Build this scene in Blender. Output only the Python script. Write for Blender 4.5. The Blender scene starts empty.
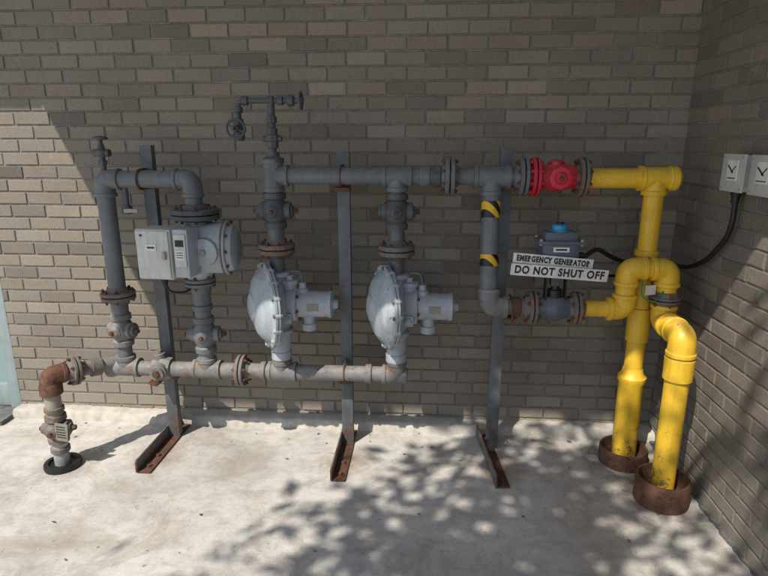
import bpy, bmesh, math, random
from mathutils import Vector, Matrix
random.seed(7)
sc=bpy.context.scene
sc.view_settings.view_transform='Standard'; sc.view_settings.look='None'; sc.view_settings.exposure=0; sc.view_settings.gamma=1

# ---------------------------------------------------------------- materials
def newmat(name):
    m=bpy.data.materials.new(name); m.use_nodes=True
    nt=m.node_tree; b=nt.nodes['Principled BSDF']
    return m,nt,b
def N(nt,t,**k):
    n=nt.nodes.new(t)
    for a,v in k.items(): setattr(n,a,v)
    return n
def noise(nt,vec,scale,detail=6,rough=.6,dist=0):
    n=N(nt,'ShaderNodeTexNoise'); n.inputs['Scale'].default_value=scale
    n.inputs['Detail'].default_value=detail; n.inputs['Roughness'].default_value=rough
    n.inputs['Distortion'].default_value=dist
    nt.links.new(vec,n.inputs['Vector']); return n.outputs['Fac']
def ramp(nt,fac,pts):
    r=N(nt,'ShaderNodeValToRGB'); e=r.color_ramp.elements
    while len(e)<len(pts): e.new(.5)
    for i,(p,c) in enumerate(pts):
        e[i].position=p; e[i].color=c if len(c)==4 else (*c,1)
    nt.links.new(fac,r.inputs['Fac']); return r.outputs['Color']
def mix(nt,fac,a,b,mode='MIX'):
    m=N(nt,'ShaderNodeMix',data_type='RGBA',blend_type=mode)
    if isinstance(fac,(int,float)): m.inputs[0].default_value=fac
    else: nt.links.new(fac,m.inputs[0])
    for s,i in ((a,6),(b,7)):
        if isinstance(s,tuple): m.inputs[i].default_value=(*s[:3],1)
        else: nt.links.new(s,m.inputs[i])
    return m.outputs[2]
def bump(nt,b,h,st,dist=.01):
    n=N(nt,'ShaderNodeBump'); n.inputs['Strength'].default_value=st; n.inputs['Distance'].default_value=dist
    nt.links.new(h,n.inputs['Height']); nt.links.new(n.outputs['Normal'],b.inputs['Normal'])
def g(v): return (v,v,v)
def paint(name,col,rust=.62,rough=.45,rustcol=(.13,.055,.025),var=.35,bst=.25,dust=.0,low=0,streak=.45):
    m,nt,b=newmat(name)
    tc=N(nt,'ShaderNodeTexCoord').outputs['Object']
    n1=noise(nt,tc,9,5,.65)
    dark=tuple(c*(1-var) for c in col); lite=tuple(min(1,c*(1+var*.5)) for c in col)
    c=ramp(nt,n1,[(.3,dark),(.55,col),(.75,lite)])
    fine=noise(nt,tc,160,3,.6)
    c=mix(nt,.3,c,ramp(nt,fine,[(.3,g(.5)),(.7,g(1))]),'MULTIPLY')
    mp=N(nt,'ShaderNodeMapping'); mp.inputs['Scale'].default_value=(45,45,3.5); nt.links.new(tc,mp.inputs['Vector'])
    c=mix(nt,streak,c,ramp(nt,noise(nt,mp.outputs[0],1,5,.7),[(.32,g(.55)),(.55,g(1))]),'MULTIPLY')
    geo=N(nt,'ShaderNodeNewGeometry')
    if dust>0:
        sx=N(nt,'ShaderNodeSeparateXYZ'); nt.links.new(geo.outputs['Normal'],sx.inputs[0])
        dz=ramp(nt,sx.outputs['Z'],[(.35,g(0)),(1,g(1))])
        dn=ramp(nt,noise(nt,tc,25,6,.7),[(.35,g(0)),(.7,g(dust))])
        mm=mix(nt,1.0,dz,dn,'MULTIPLY')
        c=mix(nt,mm,c,(.32,.29,.24))
    if rust<1:
        rn=noise(nt,tc,22,8,.72,.4)
        if low:
            sp=N(nt,'ShaderNodeSeparateXYZ'); nt.links.new(geo.outputs['Position'],sp.inputs[0])
            mr=N(nt,'ShaderNodeMapRange'); nt.links.new(sp.outputs['Z'],mr.inputs[0]); mr.inputs[1].default_value=0; mr.inputs[2].default_value=.35; mr.inputs[3].default_value=low; mr.inputs[4].default_value=0
            ad=N(nt,'ShaderNodeMath',operation='ADD'); nt.links.new(rn,ad.inputs[0]); nt.links.new(mr.outputs[0],ad.inputs[1]); rn=ad.outputs[0]
        rm=ramp(nt,rn,[(rust,g(0)),(rust+.05,g(1))])
        rc=ramp(nt,noise(nt,tc,90,4,.6),[(.3,tuple(x*.5 for x in rustcol)),(.7,tuple(x*1.7 for x in rustcol))])
        c=mix(nt,rm,c,rc)
    nt.links.new(c,b.inputs['Base Color'])
    rr=ramp(nt,noise(nt,tc,30,4,.6),[(.3,g(max(.1,rough-.12))),(.7,g(min(1,rough+.2)))])
    nt.links.new(rr,b.inputs['Roughness'])
    bump(nt,b,noise(nt,tc,120,5,.6),bst,.003)
    return m
M={}
M['grey']=paint('grey_pipe_paint',(.150,.165,.175),.64,.45,dust=.5,rustcol=(.16,.09,.05),var=.25)
M['greyd']=paint('dark_pipe_paint',(.085,.093,.10),.62,.45,dust=.6,var=.28)
M['greyl']=paint('regulator_paint',(.43,.475,.51),.70,.36,dust=.4,var=.2,streak=.35)
M['lower']=paint('weathered_pipe_paint',(.21,.205,.20),.56,.6,dust=.7,rustcol=(.17,.10,.06))
M['rust']=paint('rusted_steel',(.15,.07,.04),.5,.85,rustcol=(.08,.035,.02),bst=.8)
M['flrust']=paint('flange_rusty_paint',(.16,.15,.14),.51,.7,rustcol=(.18,.105,.065),bst=.5,dust=.5)
M['yellow']=paint('yellow_gas_paint',(.86,.53,.035),.63,.42,rustcol=(.26,.15,.06),var=.14,bst=.2,dust=.35,low=.18,streak=.35)
M['red']=paint('red_valve_paint',(.60,.022,.045),.62,.42,rustcol=(.16,.05,.04),var=.25,dust=.45)
M['post']=paint('post_paint',(.13,.142,.15),.61,.5,rustcol=(.15,.07,.035),dust=.3,low=.1)
M['box']=paint('meter_box_paint',(.58,.585,.54),.71,.45,rustcol=(.2,.13,.08),var=.15,dust=.3)
M['jbox']=paint('junction_box_paint',(.52,.53,.50),.8,.45,rustcol=(.2,.15,.1),var=.1)
M['black']=paint('black_rubber',(.012,.012,.013),1,.45,var=.2)
M['dkplastic']=paint('actuator_casing',(.10,.12,.155),1,.4,var=.2,dust=.6)
M['blue']=paint('blue_plastic',(.03,.30,.54),1,.25,var=.1)
M['white']=paint('white_label',(.76,.76,.72),.74,.5,rustcol=(.35,.3,.22),var=.1,bst=.05)
M['ink']=paint('black_ink',(.025,.025,.025),1,.6,var=.1,bst=0)
M['steel']=paint('galvanised_steel',(.36,.36,.35),.7,.4,var=.3,rustcol=(.2,.1,.05))
M['tag']=paint('brass_tag',(.30,.28,.22),.6,.5)
M['green']=paint('green_wire',(.02,.25,.08),1,.4)
m,nt,b=newmat('hazard_tape'); tc=N(nt,'ShaderNodeTexCoord').outputs['Object']
w=N(nt,'ShaderNodeTexWave',wave_type='BANDS',bands_direction='DIAGONAL'); w.inputs['Scale'].default_value=7.2; w.inputs['Phase Offset'].default_value=1.2
nt.links.new(tc,w.inputs['Vector'])
c=ramp(nt,w.outputs['Fac'],[(.48,(.012,.012,.012)),(.53,(.80,.46,.015))])
c=mix(nt,.35,c,ramp(nt,noise(nt,tc,40,6,.7),[(.3,g(.35)),(.6,g(1))]),'MULTIPLY')
nt.links.new(c,b.inputs['Base Color']); b.inputs['Roughness'].default_value=.45; M['hazard']=m
# brick
m,nt,b=newmat('brown_brick'); tc=N(nt,'ShaderNodeTexCoord').outputs['Object']
at=N(nt,'ShaderNodeAttribute',attribute_name='bcol')
n1=noise(nt,tc,2.2,5,.6); n2=noise(nt,tc,70,6,.75); n3=noise(nt,tc,260,3,.6)
c=mix(nt,.9,at.outputs['Color'],ramp(nt,n2,[(.28,g(.62)),(.5,g(.95)),(.72,g(1.0))]),'MULTIPLY')
c=mix(nt,.7,c,ramp(nt,n1,[(.3,(.78,.76,.74)),(.7,(1,1,1))]),'MULTIPLY')
pit=ramp(nt,n3,[(.28,g(.35)),(.36,g(1))]); c=mix(nt,.6,c,pit,'MULTIPLY')
eff=ramp(nt,noise(nt,tc,5,9,.8,.6),[(.58,g(0)),(.75,g(.30))]); c=mix(nt,eff,c,(.5,.47,.42))
geo=N(nt,'ShaderNodeNewGeometry'); sp=N(nt,'ShaderNodeSeparateXYZ'); nt.links.new(geo.outputs['Position'],sp.inputs[0])
mr=N(nt,'ShaderNodeMapRange'); nt.links.new(sp.outputs['Z'],mr.inputs[0]); mr.inputs[1].default_value=.05; mr.inputs[2].default_value=.35; mr.inputs[3].default_value=.35; mr.inputs[4].default_value=0
c=mix(nt,mr.outputs[0],c,(.33,.29,.23))
nt.links.new(c,b.inputs['Base Color']); b.inputs['Roughness'].default_value=.85
bump(nt,b,n2,.55,.006); M['brick']=m
m,nt,b=newmat('mortar'); tc=N(nt,'ShaderNodeTexCoord').outputs['Object']
c=ramp(nt,noise(nt,tc,60,6,.7),[(.3,(.125,.117,.105)),(.7,(.23,.217,.195))])
c=mix(nt,ramp(nt,noise(nt,tc,3.5,6,.7),[(.5,g(0)),(.7,g(.6))]),c,(.35,.33,.30))
nt.links.new(c,b.inputs['Base Color']); b.inputs['Roughness'].default_value=.95
bump(nt,b,noise(nt,tc,180,5,.7),.6,.004); M['mortar']=m
# concrete
def concrete(name,base,stain=True):
    m,nt,b=newmat(name); tc=N(nt,'ShaderNodeTexCoord').outputs['Object']
    a=noise(nt,tc,1.3,8,.62,.5); c=ramp(nt,a,[(.3,tuple(x*.70 for x in base)),(.5,base),(.72,tuple(min(1,x*1.12) for x in base))])
    c=mix(nt,.9,c,ramp(nt,noise(nt,tc,12,8,.75),[(.28,g(.62)),(.55,g(1))]),'MULTIPLY')
    c=mix(nt,.55,c,ramp(nt,noise(nt,tc,300,3,.7),[(.3,g(.55)),(.6,g(1))]),'MULTIPLY')
    if stain:
        mp=N(nt,'ShaderNodeMapping'); mp.inputs['Scale'].default_value=(3,120,1); mp.inputs['Rotation'].default_value=(0,0,.12); nt.links.new(tc,mp.inputs['Vector'])
        c=mix(nt,.25,c,ramp(nt,noise(nt,mp.outputs[0],1,4,.6),[(.35,g(.72)),(.6,g(1))]),'MULTIPLY')
        s=ramp(nt,noise(nt,tc,2.1,10,.80,1.0),[(.50,g(0)),(.64,g(.6))]); c=mix(nt,s,c,(.30,.255,.195))
        s=ramp(nt,noise(nt,tc,7,9,.78,1.5),[(.60,g(0)),(.66,g(.45))]); c=mix(nt,s,c,(.22,.18,.13))
        sp=ramp(nt,noise(nt,tc,38,2,.5),[(.71,g(0)),(.74,g(.7))]); c=mix(nt,sp,c,(.10,.09,.07))
        sp=ramp(nt,noise(nt,tc,110,2,.5),[(.69,g(0)),(.73,g(.55))]); c=mix(nt,sp,c,(.13,.11,.09))
        for (px,py,rad,col,am) in [(1.05,-.30,.36,(.17,.12,.08),.75),(1.115,-.65,.34,(.15,.11,.08),.75),(-1.82,-.56,.26,(.2,.18,.15),.65),(-1.38,-.42,.26,(.24,.15,.09),.6),(-.38,-.42,.24,(.24,.15,.09),.6),(.39,-.42,.26,(.24,.15,.09),.6),(1.25,-.15,.45,(.16,.14,.11),.6),(-.9,-.45,.30,(.27,.23,.18),.5),(.7,-.9,.4,(.27,.24,.19),.4)]:
            vd=N(nt,'ShaderNodeVectorMath',operation='DISTANCE'); nt.links.new(tc,vd.inputs[0]); vd.inputs[1].default_value=(px,py,0)
            nn=noise(nt,tc,14,6,.75,.8)
            mu=N(nt,'ShaderNodeMath',operation='MULTIPLY_ADD'); nt.links.new(nn,mu.inputs[0]); mu.inputs[1].default_value=rad*1.3; nt.links.new(vd.outputs['Value'],mu.inputs[2])
            rm=ramp(nt,mu.outputs[0],[(rad*.75,g(am)),(rad*1.35,g(0))]); c=mix(nt,rm,c,col)
    nt.links.new(c,b.inputs['Base Color']); b.inputs['Roughness'].default_value=.9
    bump(nt,b,noise(nt,tc,90,8,.75),.35,.004)
    return m
M['conc']=concrete('concrete_ground',(.63,.60,.55))
M['curb']=concrete('concrete_curb',(.56,.52,.45),False)
M['shade_soffit']=concrete('shade_soffit',(.55,.53,.49),False)
m,nt,b=newmat('bark'); tc=N(nt,'ShaderNodeTexCoord').outputs['Object']
c=ramp(nt,noise(nt,tc,8,6,.7),[(.3,(.05,.035,.025)),(.7,(.14,.11,.08))]); nt.links.new(c,b.inputs['Base Color']); b.inputs['Roughness'].default_value=.9; M['bark']=m
m,nt,b=newmat('leaf'); tc=N(nt,'ShaderNodeTexCoord').outputs['Object']
c=ramp(nt,noise(nt,tc,1.5,4,.6),[(.3,(.03,.07,.015)),(.7,(.08,.13,.03))]); nt.links.new(c,b.inputs['Base Color']); b.inputs['Roughness'].default_value=.6; M['leaf']=m
m,nt,b=newmat('dry_leaf'); tc=N(nt,'ShaderNodeTexCoord').outputs['Object']
c=ramp(nt,noise(nt,tc,9,2,.6),[(.35,(.10,.055,.02)),(.65,(.22,.17,.08))]); nt.links.new(c,b.inputs['Base Color']); b.inputs['Roughness'].default_value=.8; M['dry']=m
m,nt,b=newmat('door_glass'); b.inputs['Base Color'].default_value=(.25,.36,.36,1); b.inputs['Roughness'].default_value=.08; b.inputs['Metallic'].default_value=.3; M['glass']=m
M['alum']=paint('door_frame_paint',(.30,.37,.37),1,.4,var=.1)

# ---------------------------------------------------------------- builder
def frame(ax):
    ax=Vector(ax).normalized()
    r=Vector((0,0,1)) if abs(ax.z)<.9 else Vector((0,1,0))
    u=ax.cross(r).normalized(); v=ax.cross(u).normalized()
    return ax,u,v
class B:
    def __init__(s,name): s.name=name; s.v=[]; s.f=[]; s.m=[]; s.mats=[]
    def mi(s,k):
        if k not in s.mats: s.mats.append(k)
        return s.mats.index(k)
    def ring(s,c,u,v,r,seg,ph=0):
        i0=len(s.v)
        for k in range(seg):
            a=2*math.pi*k/seg+ph; s.v.append(c+u*(r*math.cos(a))+v*(r*math.sin(a)))
        return i0
    def bridge(s,a,b_,seg,mi):
        for k in range(seg):
            s.f.append((a+k,a+(k+1)%seg,b_+(k+1)%seg,b_+k)); s.m.append(mi)
    def lathe(s,o,ax,prof,mat,seg=28,ph=0):
        mi=s.mi(mat); ax,u,v=frame(ax); o=Vector(o); prev=None
        for i,(t,r) in enumerate(prof):
            cur=s.ring(o+ax*t,u,v,max(r,.0003),seg,ph)
            if prev is not None: s.bridge(prev,cur,seg,mi)
            else: s.f.append(tuple(range(cur,cur+seg))); s.m.append(mi)
            prev=cur
        s.f.append(tuple(reversed(range(prev,prev+seg)))); s.m.append(mi)
    def cyl(s,a,b_,r,mat,seg=28,ch=0.0015):
        a=Vector(a); b_=Vector(b_); L=(b_-a).length
        s.lathe(a,b_-a,[(0,r-ch),(ch,r),(L-ch,r),(L,r-ch)],mat,seg)
    def tube(s,pts,r,mat,bend=.07,seg=24,n=8):
        P=[Vector(p) for p in pts]; path=[P[0]]
        for i in range(1,len(P)-1):
            a,c,b_=P[i-1],P[i],P[i+1]
            bb=min(bend,(a-c).length*.49,(b_-c).length*.49)
            p0=c+(a-c).normalized()*bb; p1=c+(b_-c).normalized()*bb
            for k in range(n+1):
                t=k/n; path.append(p0*(1-t)**2+c*2*t*(1-t)+p1*t*t)
        path.append(P[-1]); mi=s.mi(mat)
        d=(path[1]-path[0]).normalized(); _,u,v=frame(d); prev=None
        for i,p in enumerate(path):
            if i==0: nd=(path[1]-path[0])
            elif i==len(path)-1: nd=path[-1]-path[-2]
            else: nd=path[i+1]-path[i-1]
            nd.normalize(); q=d.rotation_difference(nd); u=q@u; v=q@v; d=nd
            rr=r[i] if isinstance(r,list) else r
            cur=s.ring(p,u,v,rr,seg)
            if prev is not None: s.bridge(prev,cur,seg,mi)
            else: s.f.append(tuple(range(cur,cur+seg))); s.m.append(mi)
            prev=cur
        s.f.append(tuple(reversed(range(prev,prev+seg)))); s.m.append(mi)
    def box(s,c,size,mat,rot=None,bev=.004):
        bm=bmesh.new(); bmesh.ops.create_cube(bm,size=1)
        bmesh.ops.scale(bm,vec=size,verts=bm.verts)
        if bev: bmesh.ops.bevel(bm,geom=bm.edges[:],offset=min(bev,min(size)*.4),segments=2,affect='EDGES',profile=.6)
        R_=rot.to_matrix() if hasattr(rot,'to_matrix') else (rot or Matrix.Identity(3))
        i0=len(s.v); mi=s.mi(mat); bm.verts.ensure_lookup_table()
        for vv in bm.verts: s.v.append(R_@vv.co+Vector(c))
        for ff in bm.faces: s.f.append(tuple(i0+x.index for x in ff.verts)); s.m.append(mi)
        bm.free()
    def hexb(s,o,ax,r,h,mat,ph=0): s.lathe(o,ax,[(0,r),(h*.8,r),(h,r*.85)],mat,6,ph)
    def flange(s,c,ax,R,mat,th=.045,nb=8,bm='rust',br=.009,gap=.004,pr=.042):
        ax=Vector(ax).normalized(); c=Vector(c); h=th/2
        s.lathe(c-ax*h,ax,[(-.022,pr),(-.006,pr+.012),(0,pr+.014),(.0005,R-.003),(.003,R),(h-gap,R),(h-gap+.001,R-.004)],mat,32)
        s.lathe(c+ax*h,-ax,[(-.022,pr),(-.006,pr+.012),(0,pr+.014),(.0005,R-.003),(.003,R),(h-gap,R),(h-gap+.001,R-.004)],mat,32)
        s.lathe(c-ax*gap,ax,[(0,R*.8),(2*gap,R*.8)],'black',24)
        _,u,v=frame(ax)
        rb=(R+pr+.012)/2
        for k in range(nb):
            a=2*math.pi*(k+.5)/nb; p=c+u*math.cos(a)*rb+v*math.sin(a)*rb
            s.cyl(p-ax*(h+.016),p+ax*(h+.016),br*.6,bm,8)
            s.hexb(p+ax*h,ax,br,.010,bm,k); s.hexb(p-ax*h,-ax,br,.010,bm,k)
    def collar(s,c,ax,r,L,mat):
        ax=Vector(ax).normalized(); c=Vector(c)
        s.lathe(c-ax*L/2,ax,[(0,r*.9),(.001,r+.006),(.004,r+.009),(L-.004,r+.009),(L-.001,r+.006),(L,r*.9)],mat,28)
    def tee(s,c,run,br,r,L,mat,Lb=None):
        run=Vector(run).normalized(); br=Vector(br).normalized(); c=Vector(c); Lb=Lb or L
        R=r+.007
        s.lathe(c-run*L,run,[(0,r),(.001,R+.004),(.018,R+.004),(.022,R),(2*L-.022,R),(2*L-.018,R+.004),(2*L-.001,R+.004),(2*L,r)],mat,28)
        s.lathe(c,br,[(0,R*.98),(Lb-.022,R*.98),(Lb-.018,R+.004),(Lb-.001,R+.004),(Lb,r)],mat,28)
    def elbow(s,c,a,b_,r,L,mat):
        a=Vector(a).normalized(); b_=Vector(b_).normalized(); c=Vector(c)
        s.tube([c+a*L,c,c+b_*L],r+.006,mat,bend=L*.95,n=12)
        s.collar(c+a*(L-.010),a,r+.002,.022,mat); s.collar(c+b_*(L-.010),b_,r+.002,.022,mat)
    def plug(s,c,ax,cross,r,mat,h=.16,front=True,w=.085,sq='rust'):
        ax=Vector(ax).normalized(); cross=Vector(cross).normalized(); c=Vector(c); H=h/2
        s.lathe(c-ax*H,ax,[(0,r),(.001,r+.012),(.026,r+.014),(.034,r+.003),(H*.75,r+.018),(H,r+.024),(2*H-H*.75,r+.018),(2*H-.034,r+.003),(2*H-.026,r+.014),(2*H-.001,r+.012),(2*H,r)],mat,28)
        s.lathe(c-cross*w,cross,[(0,.018),(.001,.026),(.014,.028),(.018,.036),(.03,.040),(.045,.036),(2*w-.045,.036),(2*w-.03,.042),(2*w-.012,.042),(2*w-.008,.028),(2*w,.024)],mat,20)
        s.hexb(c+cross*w,cross,.014,.022,sq); s.hexb(c-cross*w,-cross,.012,.014,sq)
        for sg in (-1,1):
            for a2 in (-1,1):
                p=c+cross*(w*.55*sg)+ax*.036*a2
                s.cyl(p-cross*.012,p+cross*.012,.008,sq,8)
        if front:
            f=ax.cross(cross); f=f if f.y<0 else -f
            s.lathe(c,f,[(0,.036),(.055,.034),(.058,.03),(.066,.026),(.07,.02)],mat,20)
            s.hexb(c+f*.068,f,.012,.018,sq)
    def build(s,parent=None):
        me=bpy.data.meshes.new(s.name); me.from_pydata([tuple(x) for x in s.v],[],s.f)
        for k in s.mats: me.materials.append(M[k])
        me.polygons.foreach_set('material_index',s.m)
        me.polygons.foreach_set('use_smooth',[True]*len(s.f))
        bm=bmesh.new(); bm.from_mesh(me); bmesh.ops.recalc_face_normals(bm,faces=bm.faces[:]); bm.to_mesh(me); bm.free()
        me.set_sharp_from_angle(angle=math.radians(38)); me.update()
        o=bpy.data.objects.new(s.name,me); sc.collection.objects.link(o)
        if parent: o.parent=parent
        return o
def empty(name):
    o=bpy.data.objects.new(name,None); sc.collection.objects.link(o); return o
X=Vector((1,0,0)); Y=Vector((0,1,0)); Z=Vector((0,0,1))

# ---------------------------------------------------------------- ground, curb, walls
me=bpy.data.meshes.new('concrete_ground'); S=60
me.from_pydata([(-S,-S,0),(S,-S,0),(S,2,0),(-S,2,0)],[],[(0,1,2,3)]); me.materials.append(M['conc'])
sc.collection.objects.link(bpy.data.objects.new('concrete_ground',me))
def rough_strip(name,x0,x1,y0,y1,h,mat,n=200,axis='x',j0=.006):
    bm=bmesh.new(); rows=[]
    for i in range(n+1):
        t=i/n; a=x0+(x1-x0)*t
        j=random.uniform(-j0,j0)+.008*math.sin(t*17)+.005*math.sin(t*43); k=random.uniform(-.003,.003)+.004*math.sin(t*23)
        k*=h/.055
        if axis=='x': pts=[(a,y1,h+k),(a,y0+j+.018,h+k),(a,y0+j+.004,h*.8+k),(a,y0+j-.006,-.01)]
        else: pts=[(y1,a,h+k),(y0+j+.010,a,h+k),(y0+j+.003,a,h*.8+k),(y0+j-.004,a,-.01)]
        rows.append([bm.verts.new(p) for p in pts])
    for i in range(n):
        for q in range(3): bm.faces.new((rows[i][q],rows[i][q+1],rows[i+1][q+1],rows[i+1][q]))
    bmesh.ops.recalc_face_normals(bm,faces=bm.faces[:])
    me=bpy.data.meshes.new(name); bm.to_mesh(me); bm.free(); me.materials.append(M[mat])
    for p in me.polygons: p.use_smooth=True
    o=bpy.data.objects.new(name,me); sc.collection.objects.link(o)
rough_strip('concrete_curb',-2.44,1.29,-.085,.03,.055,'curb')
rough_strip('joint_sealant',-4.2,-.09,1.268,1.295,.012,'greyd',axis='y')

BL,BH,J=.200,.0705,.0105
def brick_wall(name,u0,u1,z0,z1,plane):
    bm=bmesh.new(); lay=bm.loops.layers.float_color.new('bcol')
    def P_(u,z,o):
        return (u,-o,z) if plane=='y' else (1.29-o,u,z)
    nr=int((z1-z0)/BH)+1
    for r in range(nr):
        zb=z0+r*BH+J/2; zt=min(zb+BH-J,z1)
        off=(0 if r%2==0 else BL/2)+random.uniform(-.006,.006)
        k0=int((u0-off)/BL)-2
        u=k0*BL+off
        while u<u1:
            a=max(u+J/2+random.uniform(-.002,.002),u0); b_=min(u+BL-J/2+random.uniform(-.002,.002),u1)
            u+=BL
            if b_-a<.015: continue
            o=random.uniform(-.0015,.0015); dz=random.uniform(-.0012,.0012); c=.0028
            ro=random.uniform(-.0012,.0012)
            bb,tt=zb+dz,zt+dz
            out=[bm.verts.new(P_(*q)) for q in [(a,bb,o-.014),(b_,bb,o-.014),(b_,tt+ro,o-.014),(a,tt,o-.014)]]
            mid=[bm.verts.new(P_(*q)) for q in [(a,bb,o-.002),(b_,bb,o-.002),(b_,tt+ro,o-.002),(a,tt,o-.002)]]
            inn=[bm.verts.new(P_(*q)) for q in [(a+c,bb+c,o),(b_-c,bb+c,o),(b_-c,tt+ro-c,o),(a+c,tt-c,o)]]
            fs=[bm.faces.new(inn)]
            for i in range(4):
                j=(i+1)%4
                fs.append(bm.faces.new((mid[i],mid[j],inn[j],inn[i]))); fs.append(bm.faces.new((out[i],out[j],mid[j],mid[i])))
            v=random.gauss(1,.10); w=random.uniform(-.03,.03)
            if random.random()<.07: v*=.76
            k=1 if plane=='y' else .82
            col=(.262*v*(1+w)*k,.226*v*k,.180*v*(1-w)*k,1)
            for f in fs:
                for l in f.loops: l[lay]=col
    bmesh.ops.recalc_face_normals(bm,faces=bm.faces[:])
    root=empty(name)
    me=bpy.data.meshes.new('bricks'); bm.to_mesh(me); bm.free(); me.materials.append(M['brick'])
    o=bpy.data.objects.new('bricks',me); sc.collection.objects.link(o); o.parent=root
    mb=B('mortar')
    if plane=='y': mb.box(((u0+1.49)/2,.0055+.1,(z0+z1)/2),(1.49-u0,.2,z1-z0),'mortar',bev=0)
    else: mb.box((1.29+.0055+.1,(u0+.0055)/2,(z0+z1)/2),(.2,.0055-u0,z1-z0),'mortar',bev=0)
    mb.build(root)
brick_wall('brick_wall',-2.44,1.30,.0,2.9,'y')
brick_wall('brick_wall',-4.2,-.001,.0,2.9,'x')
root=empty('glass_door')
d=B('door_frame')
d.box((-2.475,.06,1.3),(.07,.12,2.6),'alum'); d.box((-3.45,.06,1.3),(.07,.12,2.6),'alum')
d.box((-2.965,.06,.10),(.90,.08,.14),'alum'); d.box((-2.965,.06,2.5),(.90,.08,.14),'alum'); d.box((-2.965,.05,1.1),(.90,.05,.05),'alum')
d.build(root)
d=B('door_pane'); d.box((-2.965,.07,1.3),(.9,.02,2.3),'glass',bev=0); d.build(root)
d=B('threshold'); d.box((-2.95,-.05,.012),(1.02,.26,.03),'greyd'); d.build(root)
d=B('brick_lintel'); d.box((-3.5,.10,2.75),(2.1,.2,.3),'mortar',bev=0); d.build(root)
KX,KZ=.645,1.50
XC=-2.02-KX/KZ*1.13; DD=(2.9-.10)/KZ; DS=(2.9-1.77)/KZ
d=B('shade_canopy')  # unseen canopy, added with stepped depth to throw the diagonal shade on the wall
d.box(((XC+5)/2,(.19-DD)/2,2.98),(5-XC,DD+.19,.16),'shade_soffit',bev=.01); d.box((XC-1.505,(.19-DS)/2,2.98),(3.0,DS+.19,.16),'shade_soffit',bev=.01); d.build()

# ---------------------------------------------------------------- steel posts
def post(x,dy,ztop,foot_rot=0,fx=0):
    p=B('steel_post'); y=-dy; w=.06; t=.006
    h=ztop
    for (cx,cy,sx,sy) in [(0,-.018,w,t),(-w/2+t/2,.003,t,.036),(w/2-t/2,.003,t,.036)]:
        p.box((x+cx,y+cy,h/2+.01),(sx,sy,h),'post',bev=.0015)
    R_=Matrix.Rotation(foot_rot,3,'Z'); L=.50
    cen=Vector((x+fx,y-.13,0))
    p.box(cen+Vector((0,0,.007)),(.068,L,.007),'rust',R_,.0015)
    p.box(cen+R_@Vector((-.034,0,.040)),(.007,L-.002,.066),'post',R_,.0015)
    p.box(cen+R_@Vector((-.034,-L/2-.002,.036)),(.009,.004,.058),'rust',R_,.001)
    for s_ in (-.2,-.1):
        q=cen+R_@Vector((.006,s_,.010)); p.hexb(q,Z,.012,.012,'rust')
    q=Vector((x-.028,y-.02,.06)); p.hexb(q,-X,.010,.012,'rust')
    return p
def ubolt(p,c,r,mat='rust'):
    pts=[]
    for k in range(13):
        a=math.pi/2+math.pi*k/12
        pts.append((c[0],c[1]+math.cos(a)*(r+.005),c[2]+math.sin(a)*(r+.005)))
    pts=[(c[0],c[1]+.07,c[2]+r+.005)]+pts+[(c[0],c[1]+.07,c[2]-r-.005)]
    p.tube(pts,.005,mat,bend=.001,seg=8,n=1)
p=post(-1.375,.215,1.58); p.box((-1.375,-.245,.375),(.13,.05,.018),'rust'); p.box((-1.41,-.29,.37),(.05,.12,.012),'rust',Matrix.Rotation(.3,3,'Y')); ubolt(p,(-1.375,-.31,1.43),.042); p.build()
p=post(-.395,.215,1.55); ubolt(p,(-.395,-.30,1.45),.042); ubolt(p,(-.395,-.30,.45),.044); p.box((-.395,-.26,1.385),(.075,.05,.02),'rust'); p.box((-.395,-.26,.385),(.075,.05,.02),'rust'); p.build()
p=post(.385,.215,1.57,foot_rot=.10,fx=-.01); p.box((.385,-.25,.80),(.075,.05,.02),'rust'); p.box((.42,-.33,.79),(.06,.13,.012),'rust'); ubolt(p,(.42,-.40,.84),.044)
p.box((.40,-.285,1.40),(.08,.06,.02),'rust'); p.build()

# ---------------------------------------------------------------- incoming riser (far left)
y1=-.31
p=B('gas_inlet_riser'); cx,cy=-1.82,-.555
p.cyl((cx,cy,0),(cx,cy,.16),.036,'steel'); p.lathe((cx,cy,.0),Z,[(0,.085),(.012,.088),(.028,.085),(.03,.065),(.018,.060)],'black',28)
p.collar((cx,cy,.10),Z,.036,.03,'flrust')
p.plug((cx,cy,.215),Z,(1,.15,0),.036,'flrust',.15,w=.07)
p.cyl((cx,cy,.28),(cx,cy,.47),.037,'tag')
p.collar((cx,cy,.32),Z,.037,.025,'flrust')
dr=Vector((.20,.245,-.03)).normalized()
p.elbow((cx,cy,.50),-Z,dr,.040,.075,'rust')
e=Vector((cx,cy,.50)); p.lathe(e-Z*.10,Z,[(0,.042),(.002,.052),(.05,.053),(.06,.047)],'rust')
p.flange(e+dr*.115,dr,.074,'flrust',.035,6,pr=.04)
p.cyl(e+dr*.07,e+dr*.32,.036,'lower'); p.lathe(e+dr*.19,dr,[(0,.038),(.002,.048),(.05,.048),(.052,.038)],'flrust')
p.box((cx+.062,cy-.06,.225),(.066,.004,.095),'tag',Matrix.Rotation(.12,3,'Y')); 
for k in range(5): p.box((cx+.062,cy-.0635,.255-k*.014),(.045,.002,.004),'ink',Matrix.Rotation(.12,3,'Y'),0)
p.build()

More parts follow.
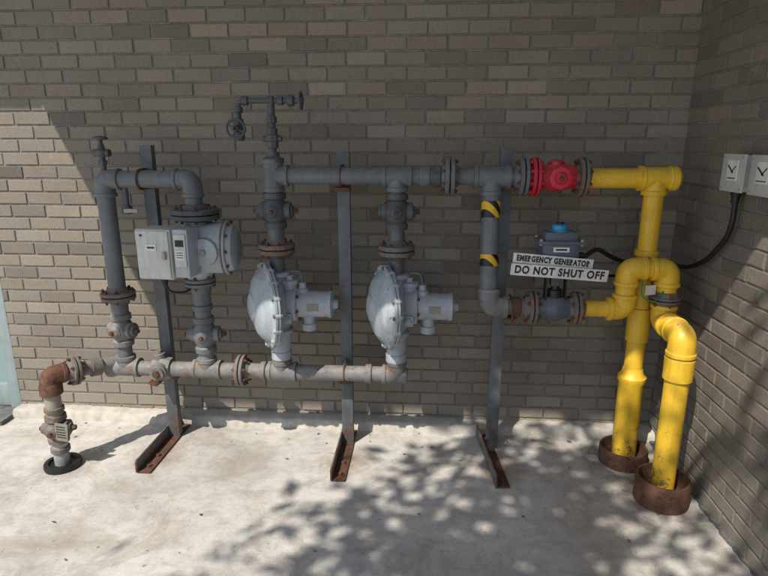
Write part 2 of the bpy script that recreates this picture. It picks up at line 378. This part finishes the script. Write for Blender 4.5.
# ---------------------------------------------------------------- lower manifold
p=B('lower_gas_pipe'); z=.45
p.cyl((-1.64,y1,z-.005),(-.10,y1,z),.040,'lower')
for xx in (-1.56,-1.12,-.72): p.tee((xx,y1,z),X,Z,.040,.075,'lower',.065)
p.collar((-1.645,y1,z-.005),X,.042,.03,'lower')
p.flange((-.935,y1,z),X,.082,'flrust',.04,8,pr=.04)
p.lathe((-1.41,y1,z),X,[(0,.04),(.002,.055),(.02,.058),(.05,.066),(.08,.058),(.098,.055),(.1,.04)],'lower',8,.39)
p.lathe((-1.36,y1,z),-Y,[(0,.045),(.07,.045),(.072,.038),(.085,.036)],'lower',20); p.hexb((-1.36,y1-.08,z),-Y,.02,.02,'rust')
p.lathe((-1.36,y1,z),(-.2,0,1),[(0,.03),(.08,.03),(.082,.02),(.10,.018)],'lower',12)
p.collar((-.82,y1,z),X,.040,.03,'lower'); p.collar((-.27,y1,z),X,.040,.035,'lower')
p.elbow((-.125,y1,z),-X,Z,.040,.075,'lower'); p.lathe((-.13,y1,z),(1,0,-.1),[(0,.04),(.055,.04),(.06,.034)],'lower')
p.build()

# ---------------------------------------------------------------- bypass / meter run
p=B('meter_gas_pipe'); xa=-1.56; zt=1.43
p.cyl((xa,y1,.50),(xa,y1,.60),.037,'grey'); 
p.cyl((xa,y1,.72),(xa,y1,1.36),.042,'grey'); p.flange((xa,y1,.845),Z,.085,'flrust',.042,8)
p.elbow((xa,y1,zt),-Z,X,.042,.085,'grey')
p.cyl((xa+.07,y1,zt),(-1.19,y1,zt),.042,'grey'); p.elbow((-1.12,y1,zt),-X,-Z,.042,.085,'grey')
p.cyl((-1.12,y1,1.24),(-1.12,y1,1.36),.042,'grey')
p.flange((-1.115,y1,1.265),Z,.115,'greyd',.05,8,pr=.055)
p.flange((-1.12,y1,.925),Z,.075,'grey',.04,6,pr=.045)
p.lathe((-1.12,y1,.80),Z,[(0,.04),(.02,.046),(.06,.046),(.10,.055)],'grey')
p.cyl((-1.12,y1,.50),(-1.12,y1,.84),.040,'lower'); p.collar((-1.12,y1,.79),Z,.041,.03,'grey')
p.cyl((-1.46,y1,zt-.03),(-1.46,y1,zt-.13),.014,'greyd'); p.lathe((-1.46,y1,zt-.17),Z,[(0,.012),(.004,.024),(.03,.026),(.045,.018)],'greyd'); p.box((-1.43,y1-.02,zt-.15),(.07,.012,.02),'steel')
p.build()
def mkplug(name,c,ax,cross,r,mat,**k):
    q=B(name); q.plug(c,ax,cross,r,mat,**k); return q.build()
mkplug('plug_valve',(xa,y1,.66),Z,(1,-.25,0),.038,'lower',h=.17,w=.082)
mkplug('plug_valve',(-1.12,y1,.645),Z,(1,.1,0),.040,'grey',h=.19,w=.088)
p=B('vent_valve'); xv=-1.555
p.cyl((xv,y1,1.46),(xv,y1,1.55),.014,'greyd',16); p.hexb((xv,y1,1.50),Z,.024,.022,'greyd'); p.lathe((xv,y1,1.535),Z,[(0,.016),(.01,.028),(.03,.03),(.04,.018),(.07,.010),(.10,.010)],'greyd',16)
p.lathe((xv-.04,y1,1.555),X,[(0,.018),(.02,.018),(.022,.012),(.06,.012),(.062,.018),(.08,.018)],'greyd',12)
p.lathe((xv,y1,1.615),Z,[(0,.006),(.002,.034),(.01,.036),(.016,.03),(.018,.006)],'greyd',16); p.build()

# rotary meter
p=B('gas_meter'); c=Vector((-1.055,y1-.01,1.10))
ax=Vector((1,.12,0)).normalized()
p.lathe(c-ax*.10,ax,[(0,.10),(.002,.128),(.015,.134),(.03,.134),(.032,.126),(.175,.126),(.177,.136),(.195,.136),(.20,.130),(.202,.12),(.225,.112),(.24,.085),(.242,.03)],'greyl',40)
p.lathe(c+ax*.078,ax,[(0,.126),(.001,.1385),(.010,.1385),(.011,.126)],'flrust',40)
_,u,v=frame(ax)
for k in range(10):
    a=2*math.pi*k/10; q=c+ax*.100+u*math.cos(a)*.127+v*math.sin(a)*.127; p.hexb(q,ax,.008,.012,'rust',k)
p.lathe((-1.12,y1,1.20),Z,[(0,.075),(.04,.062)],'greyl'); p.lathe((-1.12,y1,.94),Z,[(0,.06),(.05,.075)],'greyl')
p.lathe(c-ax*.10,-ax,[(0,.09),(.03,.085),(.05,.07)],'greyl',32)
p.lathe(c+ax*.02+Vector((0,-.10,0)),-Y,[(0,.07),(.035,.065),(.04,.05),(.042,.02)],'greyl',24)
p.hexb(c+ax*.02+Vector((0,-.14,0)),-Y,.016,.014,'steel')
R_=Matrix.Rotation(-.10,3,'Z'); bc=Vector((-1.225,-.475,1.105))
p.box(bc,(.175,.13,.235),'box',R_,.010); p.box(bc+R_@Vector((0,-.069,0)),(.160,.010,.220),'box',R_,.005)
p.box(bc+R_@Vector((.128,.0,.005)),(.075,.11,.225),'greyl',R_,.008); 
p.box(bc+R_@Vector((.128,-.058,.02)),(.056,.008,.15),'box',R_,.003)
p.box(bc+R_@Vector((.128,-.063,.055)),(.040,.003,.03),'black',R_,0); p.box(bc+R_@Vector((.128,-.063,.00)),(.044,.003,.045),'white',R_,0)
for k in range(3): p.box(bc+R_@Vector((.128,-.0655,.012-k*.011)),(.034,.001,.003),'ink',R_,0)
p.box(bc+R_@Vector((-.005,-.076,.035)),(.05,.003,.03),'white',R_,0); p.box(bc+R_@Vector((-.005,-.0785,.035)),(.036,.001,.008),'ink',R_,0)
p.cyl(bc+R_@Vector((-.05,-.076,.09)),bc+R_@Vector((-.05,-.082,.09)),.006,'rust',10)
p.box(bc+R_@Vector((.060,-.078,.0)),(.016,.02,.035),'steel',R_,.003)
p.lathe(bc+Vector((.0,.0,-.13)),-Z,[(-.02,.018),(.0,.018),(.02,.014),(.03,.01)],'black',12)
p.tube([bc+Vector((0,0,-.14)),bc+Vector((.01,.02,-.20)),bc+Vector((.07,.10,-.22)),(-1.12,y1-.03,.95)],.005,'black',bend=.05,seg=8)
p.build()

# ---------------------------------------------------------------- upper manifold
ym=-.31; zm=1.45; x2=-.72; x3=-.13
p=B('upper_gas_pipe')
p.cyl((x2+.02,ym,zm),(.43,ym,zm),.040,'grey')
p.tee((x2,ym,zm),Z,X,.041,.075,'grey'); p.tee((x3,ym,zm),X,-Z,.040,.07,'grey')
p.cyl((x2,ym,1.10),(x2,ym,zm),.041,'grey'); p.cyl((x3,ym,1.10),(x3,ym,zm),.038,'grey')
for xx in (x2,x3):
    p.cyl((xx,ym,.50),(xx,ym,1.12),.036,'grey'); p.collar((xx,ym,.535),Z,.038,.05,'lower')
p.flange((x2,ym,1.10),Z,.088,'flrust',.05,8); p.flange((x3,ym,1.10),Z,.088,'flrust',.05,8)
p.flange((.115,ym,zm),X,.092,'grey',.045,8)
p.collar((.0,ym,zm),X,.041,.05,'grey'); p.collar((.055,ym,zm),X,.042,.04,'greyd')
p.tee((.31,ym,zm),X,-Z,.043,.085,'grey'); p.flange((.452,ym,zm),X,.085,'grey',.04,8)
p.build()
mkplug('plug_valve',(x2,ym,1.285),Z,X,.042,'greyd',h=.17,w=.09)
mkplug('plug_valve',(x3,ym,1.285),Z,X,.040,'greyd',h=.17,w=.088)

# vent piping above
p=B('vent_pipe'); xv=-.715
p.lathe((xv,ym,zm+.06),Z,[(0,.041),(.002,.05),(.02,.05),(.03,.03),(.05,.028)],'greyd')
p.cyl((xv,ym,1.5),(xv,ym,1.79),.017,'greyd',16); p.lathe((xv,ym,1.575),Z,[(0,.018),(.004,.028),(.03,.028),(.036,.034),(.06,.034),(.066,.026),(.09,.026),(.094,.018)],'greyd',8)
p.cyl((xv-.045,ym,1.62),(xv+.045,ym,1.62),.014,'greyd',12); p.lathe((xv,ym,1.69),Z,[(0,.018),(.002,.025),(.03,.025),(.032,.018)],'greyd',8)
p.tube([(-.87,ym,1.69),(-.87,ym,1.79),(-.60,ym,1.79)],.0125,'greyd',bend=.03,seg=14)
for q,a in [((-.835,ym,1.79),X),((-.87,ym,1.75),Z),((xv,ym,1.79),X),((-.67,ym,1.79),X)]: p.collar(q,a,.012,.03,'greyd')
p.lathe((-.64,ym,1.79),X,[(0,.013),(.004,.024),(.03,.026),(.04,.014),(.07,.008),(.08,.008)],'greyd',12)
p.build()
def wheel(name,c,ax,R_,mat):
    q=B(name); ax,u,v=frame(ax); c=Vector(c)
    pts=[c+u*R_*math.cos(2*math.pi*k/24)+v*R_*math.sin(2*math.pi*k/24) for k in range(25)]
    q.tube(pts,.006,mat,bend=.001,seg=10,n=1)
    for k in range(4):
        a=math.pi*k/2+.4; q.cyl(c,c+u*R_*math.cos(a)+v*R_*math.sin(a),.0045,mat,8)
    q.lathe(c-ax*.05,ax,[(0,.008),(.03,.008),(.032,.014),(.06,.014),(.062,.008)],mat,12)
    return q
q=wheel('handwheel_valve',(-.87,ym-.055,1.665),Y,.042,'greyd')
q.lathe((-.87,ym,1.61),Z,[(0,.012),(.004,.022),(.03,.024),(.055,.032),(.08,.024),(.10,.02)],'greyd',14); q.lathe((-.87,ym-.05,1.665),Y,[(0,.012),(.05,.024)],'greyd',12); q.build()
q=wheel('handwheel_valve',(-.575,ym,1.79),X,.036,'greyd'); q.build()

# ---------------------------------------------------------------- regulators
def regulator(cx,cz,ang,R1=.212):
    p=B('pressure_regulator'); c=Vector((cx,ym-.035,cz)); ax=Vector((math.cos(ang),math.sin(ang),0)); _,u,v=frame(ax)
    m_='greyl'; k_=R1/.212
    d0=c-ax*.05
    S_=lambda pr:[(t,r*k_) for t,r in pr]
    p.lathe(d0,-ax,S_([(0,.19),(.001,.212),(.012,.212),(.013,.19),(.02,.178),(.04,.165),(.058,.138),(.070,.10),(.076,.07),(.084,.066),(.092,.04),(.093,.01)]),m_,56)
    p.lathe(d0,ax,S_([(.0,.18),(.001,.212),(.012,.212),(.013,.19),(.022,.175),(.045,.150),(.065,.105),(.075,.075),(.10,.066)]),m_,56)
    p.lathe(d0-ax*.001,ax,S_([(0,.20),(.0001,.2135),(.002,.2135),(.0021,.20)]),'black',56)
    for k in range(16):
        a=2*math.pi*k/16; q=d0+(u*math.cos(a)+v*math.sin(a))*.201*k_
        p.hexb(q+ax*.012,ax,.010,.010,m_,k); p.hexb(q-ax*.012,-ax,.010,.010,'flrust' if k%3==0 else m_,k)
        p.lathe(q-ax*.0125,ax,[(0,.0155),(.025,.0155)],m_,12)
    for k in range(8):
        a=2*math.pi*k/8; dd=u*math.cos(a)+v*math.sin(a)
        p.cyl(d0-ax*.069+dd*.075,d0-ax*.026+dd*.172,.005,m_,8)
    p.lathe((cx,ym,cz-.16),Z,[(0,.05),(.002,.066),(.02,.066),(.03,.05),(.09,.062),(.16,.075),(.23,.062),(.29,.05),(.30,.066),(.32,.066),(.322,.05)],m_,28)
    s0=c+ax*.03
    p.lathe(s0,X,[(0,.07),(.03,.088),(.075,.088),(.077,.080),(.082,.068),(.225,.064),(.23,.068),(.245,.068),(.25,.058),(.252,.026),(.262,.024),(.275,.020)],m_,32)
    for k in range(6):
        a=2*math.pi*k/6+.3; p.hexb(s0+X*.076+Vector((0,math.cos(a)*.074,math.sin(a)*.074)),X,.009,.012,'rust',k)
    p.lathe(s0+X*.13+Vector((0,-.01,-.04)),-Z,[(0,.03),(.055,.03),(.057,.038),(.09,.038),(.095,.025)],m_,14)
    p.lathe(s0+X*.035+Vector((0,0,.05)),Z,[(0,.036),(.05,.036),(.052,.045),(.072,.045),(.076,.02),(.095,.018)],m_,16)
    p.tube([s0+X*.035+Vector((0,0,.14)),s0+X*.035+Vector((0,0,.165)),s0+X*.09+Vector((0,0,.165)),s0+X*.10+Vector((0,0,.10))],.006,'grey',bend=.02,seg=10)
    p.lathe(s0+X*.10+Vector((0,0,.05)),Z,[(0,.03),(.03,.03),(.032,.02),(.06,.018)],m_,12)
    p.box(s0+X*.16+Vector((0,-.067,.0)),(.055,.003,.035),'tag',None,0)
    p.box(s0+X*.035+Vector((0,-.080,-.05)),(.05,.04,.05),m_)
    p.lathe(s0+X*.035+Vector((0,-.06,-.05)),-Y,[(0,.02),(.055,.02),(.057,.014),(.065,.013)],m_,6)
    p.lathe((cx,ym,cz-.30),Z,[(0,.042),(.002,.052),(.04,.052),(.044,.047),(.14,.056)],m_,24)
    return p.build()
regulator(x2,.825,.50); regulator(x3,.825,.34,.205)

# ---------------------------------------------------------------- red valve + yellow pipe
p=B('red_shutoff_valve'); xr=.60
p.flange((.505,ym,zm),X,.088,'red',.036,8,bm='red'); p.flange((.715,ym,zm),X,.090,'flrust',.036,8)
p.lathe((.51,ym,zm),X,[(0,.045),(.02,.05),(.05,.060),(.09,.066),(.13,.060),(.17,.052),(.19,.05)],'red',28)
p.lathe((xr,ym,zm),-Y,[(0,.045),(.08,.043),(.082,.05),(.10,.05),(.102,.03),(.12,.022)],'red',8)
p.lathe((xr,ym,zm),Z,[(0,.04),(.068,.036),(.071,.03),(.078,.02)],'red',16)
p.box((xr,ym-.125,zm),(.02,.03,.02),'rust')
p.build()
p=B('yellow_gas_pipe')
p.cyl((.73,ym,zm-.005),(1.05,ym,zm-.005),.045,'yellow')
p.tee((1.045,ym,zm-.005),X,-Z,.045,.075,'yellow'); p.lathe((1.10,ym,zm-.005),X,[(0,.05),(.012,.057),(.035,.055),(.05,.04),(.053,.02)],'yellow')
xb=1.05; yb=-.30
p.cyl((xb,yb,0),(xb,yb,zm),.044,'yellow')
p.lathe((xb,yb,.0),Z,[(0,.060),(.44,.060),(.455,.067),(.475,.067),(.49,.052),(.52,.046)],'yellow')
p.lathe((xb,yb,.66),Z,[(0,.045),(.004,.053),(.17,.053),(.174,.045)],'yellow')
p.collar((xb,yb,1.10),Z,.046,.03,'yellow')
p.lathe((xb,yb,.0),Z,[(0,.118),(.075,.118),(.085,.114),(.085,.106),(.03,.104)],'rust',32)
p.build()
yl=-.40; zl=.85
p=B('yellow_gas_pipe')
rl=.044
p.cyl((.735,yl,zl),(.90,yl,zl),.038,'yellow')
p.collar((.875,yl,zl),X,.040,.035,'yellow')
p.elbow((.935,yl,zl),-X,Z,rl,.075,'yellow')
p.cyl((.935,yl,zl+.06),(.935,yl,1.0),rl,'yellow')
zc=1.045
p.elbow((.935,yl,zc),-Z,X,rl,.08,'yellow')
p.elbow((1.115,yl-.005,zc),-X,-Z,rl,.08,'yellow'); p.cyl((1.0,yl,zc),(1.05,yl,zc),rl,'yellow')
p.cyl((1.115,yl-.005,.80),(1.115,yl-.005,.98),rl,'yellow')
p.flange((1.115,yl-.005,.905),Z,.068,'flrust',.028,6,br=.007,pr=.046)
p.elbow((1.115,yl-.005,.80),Z,-Y,rl+.004,.08,'yellow')
p.cyl((1.115,yl-.06,.80),(1.115,-.55,.80),rl+.004,'yellow')
p.elbow((1.115,-.625,.80),Y,-Z,.050,.09,'yellow')
p.cyl((1.115,-.625,0),(1.115,-.625,.74),.050,'yellow'); p.lathe((1.115,-.625,.60),Z,[(0,.05),(.004,.060),(.10,.061),(.104,.05)],'yellow')
p.lathe((1.115,-.625,0),Z,[(0,.118),(.11,.118),(.122,.113),(.122,.104),(.04,.10)],'rust',32)
p.box((1.03,-.445,.955),(.055,.004,.045),'white',Matrix.Rotation(.4,3,'Z'),0)
p.tube([(1.0,-.42,1.0),(.98,-.47,.93),(1.04,-.47,.90),(1.09,-.44,.95)],.003,'green',bend=.03,seg=6)
p.build()

# ---------------------------------------------------------------- generator branch
p=B('branch_gas_pipe')
p.tube([(.31,ym,zm-.06),(.31,yl,zl+.02)],.043,'grey'); 
p.elbow((.315,yl,zl),(0,.15,1),X,.043,.085,'lower'); p.cyl((.38,yl,zl),(.50,yl,zl),.038,'lower')
p.collar((.44,yl,zl),X,.040,.04,'rust')
p.flange((.515,yl,zl),X,.078,'flrust',.036,6); p.flange((.715,yl,zl),X,.078,'flrust',.036,6)
dirb=Vector((0,yl-ym,zl+.02-(zm-.06))).normalized(); o=Vector((.31,ym,zm-.06))
for t0,L in ((.055,.075),(.30,.055)):
    p.lathe(o+dirb*t0,dirb,[(0,.0425),(.0005,.0442),(L,.0442),(L+.0005,.0425)],'hazard')
p.build()
p=B('actuated_valve')
p.lathe((.535,yl,zl),X,[(0,.045),(.03,.05),(.06,.062),(.08,.066),(.10,.062),(.13,.05),(.16,.045)],'dkplastic')
p.lathe((.615,yl,zl+.04),Z,[(0,.035),(.05,.032),(.052,.02),(.12,.018)],'black',16)
for sx in (-.045,.045): p.box((.615+sx,yl,.965),(.008,.05,.16),'black')
p.box((.615,yl,1.045),(.13,.07,.012),'black')
p.box((.615,yl,.985),(.05,.05,.05),'greyd')
p.box((.615,yl,1.125),(.17,.12,.10),'dkplastic',None,.022); p.box((.615,yl,1.168),(.205,.135,.014),'dkplastic',None,.004)
p.box((.615,yl,1.192),(.150,.11,.05),'dkplastic',None,.018)
for sx in (-.09,.09):
    for sy in (-.058,.058): p.cyl((.615+sx,yl+sy,1.155),(.615+sx,yl+sy,1.185),.008,'steel',10)
p.lathe((.615,yl,1.21),Z,[(0,.045),(.01,.045),(.012,.036),(.03,.035),(.036,.028)],'blue',24); p.lathe((.615,yl,1.245),Z,[(0,.018),(.008,.016)],'black',12)
p.box((.615,yl-.0625,1.138),(.07,.003,.022),'white',None,0); p.box((.615,yl-.0645,1.138),(.05,.001,.008),'ink',None,0)
p.lathe((.70,yl,1.10),X,[(0,.018),(.03,.018),(.034,.012),(.05,.011)],'black',12)
p.build()

# warning signs
def text_mesh(body,size,mat,loc,rot,parent,sx=1,wt=.0):
    cu=bpy.data.curves.new('lettering','FONT'); cu.body=body; cu.size=size; cu.align_x='CENTER'; cu.align_y='CENTER'; cu.extrude=.0006; cu.offset=wt; cu.space_character=1.16
    o=bpy.data.objects.new('lettering',cu); sc.collection.objects.link(o)
    dg=bpy.context.evaluated_depsgraph_get(); me=bpy.data.meshes.new_from_object(o.evaluated_get(dg)); bpy.data.objects.remove(o)
    w=max(v.co.x for v in me.vertices)-min(v.co.x for v in me.vertices)
    o=bpy.data.objects.new('lettering',me); me.materials.clear(); me.materials.append(M[mat]); sc.collection.objects.link(o)
    o.matrix_world=Matrix.Translation(loc)@rot@Matrix.Scale(sx/w,4,X)
    o.parent=parent
def sign(c,w,h,tilt,lean,txt,ts):
    root=empty('warning_sign'); R3=Matrix.Rotation(tilt,4,'Y')@Matrix.Rotation(lean,4,'X')
    b_=B('sign_plate'); b_.box(c,(w,.003,h),'white',R3.to_3x3(),.001); b_.build(root)
    n_=R3.to_3x3()@Vector((0,-1,0))
    text_mesh(txt,ts,'ink',Vector(c)+n_*.0022,R3@Matrix.Rotation(math.pi/2,4,'X'),root,sx=w*.92,wt=.0020)
sign((.580,-.470,1.088),.355,.046,math.radians(4.5),.0,'EMERGENCY GENERATOR',.035)
sign((.608,-.482,1.038),.43,.056,math.radians(3.6),.15,'DO NOT SHUT OFF',.050)

# ---------------------------------------------------------------- junction boxes + conduit on the right wall
for i,(d0,d1) in enumerate(((.53,.69),(.735,.90))):
    p=B('junction_box'); ym_=-(d0+d1)/2
    p.box((1.29-.03,ym_,1.485),(.06,d1-d0,.14),'jbox',None,.006); p.box((1.29-.064,ym_,1.485),(.008,d1-d0+.008,.148),'jbox',None,.003)
    p.box((1.29-.0695,ym_,1.495),(.003,.075,.08),'white',None,0)
    p.box((1.29-.0715,ym_+.01,1.50),(.001,.05,.007),'ink',Matrix.Rotation(.6,3,'X'),0); p.box((1.29-.0715,ym_-.012,1.50),(.001,.04,.005),'ink',Matrix.Rotation(-.7,3,'X'),0)
    p.box((1.29-.0715,ym_,1.465),(.001,.06,.004),'ink',None,0)
    for sy in (-1,1):
        for sz in (-1,1): p.hexb((1.29-.068,ym_+sy*(d1-d0)*.42,1.485+sz*.06),-X,.005,.003,'steel')
    p.build()
p=B('electrical_conduit')
p.lathe((1.255,-.60,1.415),-Z,[(0,.02),(.02,.02),(.022,.016),(.05,.015)],'black',14)
p.tube([(1.255,-.60,1.41),(1.26,-.60,1.24),(1.26,-.42,1.08),(1.24,-.27,1.02),(1.14,-.22,1.05),(1.0,-.235,1.03),(.90,-.27,1.07),(.80,-.36,1.13),(.74,-.40,1.10)],.011,'black',bend=.11,seg=12)
p.tube([(1.22,-.26,1.03),(1.14,-.235,1.02),(1.0,-.23,.99),(.92,-.25,.97),(.85,-.33,1.0)],.007,'black',bend=.05,seg=10)
p.build()

# ---------------------------------------------------------------- a little litter along the curb
rnd=random.Random(5); vs=[];fs=[]
for i in range(46):
    x=rnd.uniform(-2.2,1.2); y=-.10-abs(rnd.gauss(0,.12)) if rnd.random()<.7 else rnd.uniform(-1.2,-.1)
    if rnd.random()<.35: x=rnd.uniform(.8,1.25)
    s=rnd.uniform(.005,.014); a=rnd.uniform(0,6.28); dx,dy=math.cos(a)*s,math.sin(a)*s; k=len(vs)
    vs+=[(x-dx,y-dy,.004),(x+dy*.5,y-dx*.5,.006+rnd.random()*.004),(x+dx,y+dy,.005+rnd.random()*.006),(x-dy*.5,y+dx*.5,.004)]; fs+=[(k,k+1,k+2),(k,k+2,k+3)]
me=bpy.data.meshes.new('leaf_litter'); me.from_pydata(vs,[],fs); me.materials.append(M['dry'])
sc.collection.objects.link(bpy.data.objects.new('leaf_litter',me))

# ---------------------------------------------------------------- tree behind the viewpoint (casts the dappled light)
def tree(base,crown,R3,nl,ls,seed,ncl=46):
    rnd=random.Random(seed); root=empty('shade_tree'); t=B('trunk'); b0=Vector(base); cc=Vector(crown)
    t.tube([b0,b0+(cc-b0)*.25+Vector((.1,0,0)),b0+(cc-b0)*.55,b0+(cc-b0)*.8],[.16]+[.14]*9+[.10]*9+[.06],'bark',bend=.3,seg=14)
    cl=[]
    for i in range(ncl):
        while True:
            q=Vector((rnd.uniform(-1,1),rnd.uniform(-1,1),rnd.uniform(-1,1)))
            if .25<q.length<.95: break
        c_=cc+Vector((q.x*R3[0],q.y*R3[1],q.z*R3[2])); cl.append((c_,rnd.uniform(.35,.75)))
        s_=b0+(cc-b0)*rnd.uniform(.45,.78); m_=(s_+c_)/2+Vector((0,0,-.2))
        t.tube([s_,m_,c_],[.035]+[.022]*9+[.008],'bark',bend=.4,seg=6)
    t.build(root)
    me=bpy.data.meshes.new('foliage'); vs=[];fs=[]
    for i in range(nl):
        c_,r_=cl[rnd.randrange(len(cl))]
        p_=c_+Vector((rnd.gauss(0,.35),rnd.gauss(0,.35),rnd.gauss(0,.35)))*r_
        s=ls*rnd.uniform(.6,1.3); n_=Vector((rnd.gauss(0,1),rnd.gauss(0,1),rnd.gauss(0,1)+.8)); _,u,v=frame(n_)
        k=len(vs); vs+= [p_-u*s,p_-v*s*.45,p_+u*s,p_+v*s*.45]; fs.append((k,k+1,k+2,k+3))
    me.from_pydata([tuple(x) for x in vs],[],fs); me.materials.append(M['leaf'])
    o=bpy.data.objects.new('foliage',me); sc.collection.objects.link(o); o.parent=root
T=3.1
tree((.45-KX*T-.9,-1.2-T-.6,0),(.55-KX*T,-1.15-T,KZ*T),(1.5,1.0,.6),2700,.070,3,30)

# ---------------------------------------------------------------- light
sd=Vector((KX,1,-KZ)).normalized()
L=bpy.data.lights.new('sun','SUN'); L.energy=5.0; L.angle=math.radians(.5); L.color=(1,.94,.85)
lo=bpy.data.objects.new('sun',L); sc.collection.objects.link(lo); lo.rotation_euler=sd.to_track_quat('-Z','Y').to_euler(); lo.location=(-4,-10,12)
wd=bpy.data.worlds.new('World'); sc.world=wd; wd.use_nodes=True; nt=wd.node_tree
sk=nt.nodes.new('ShaderNodeTexSky'); sk.sky_type='NISHITA'; sk.sun_disc=False
sk.sun_elevation=math.asin(-sd.z); sk.sun_rotation=math.atan2(-sd.x,-sd.y)
nt.links.new(sk.outputs[0],nt.nodes['Background'].inputs[0]); nt.nodes['Background'].inputs[1].default_value=.15

# ---------------------------------------------------------------- camera
cam=bpy.data.cameras.new('camera'); co=bpy.data.objects.new('camera',cam); sc.collection.objects.link(co)
cam.sensor_width=36; cam.lens=36*560/768; cam.clip_end=500; cam.clip_start=.02
th=math.radians(14.5); ya=math.radians(4.1)
co.location=(0,-2.98,1.6); co.rotation_euler=(math.pi/2-th,0,ya)
sc.camera=co
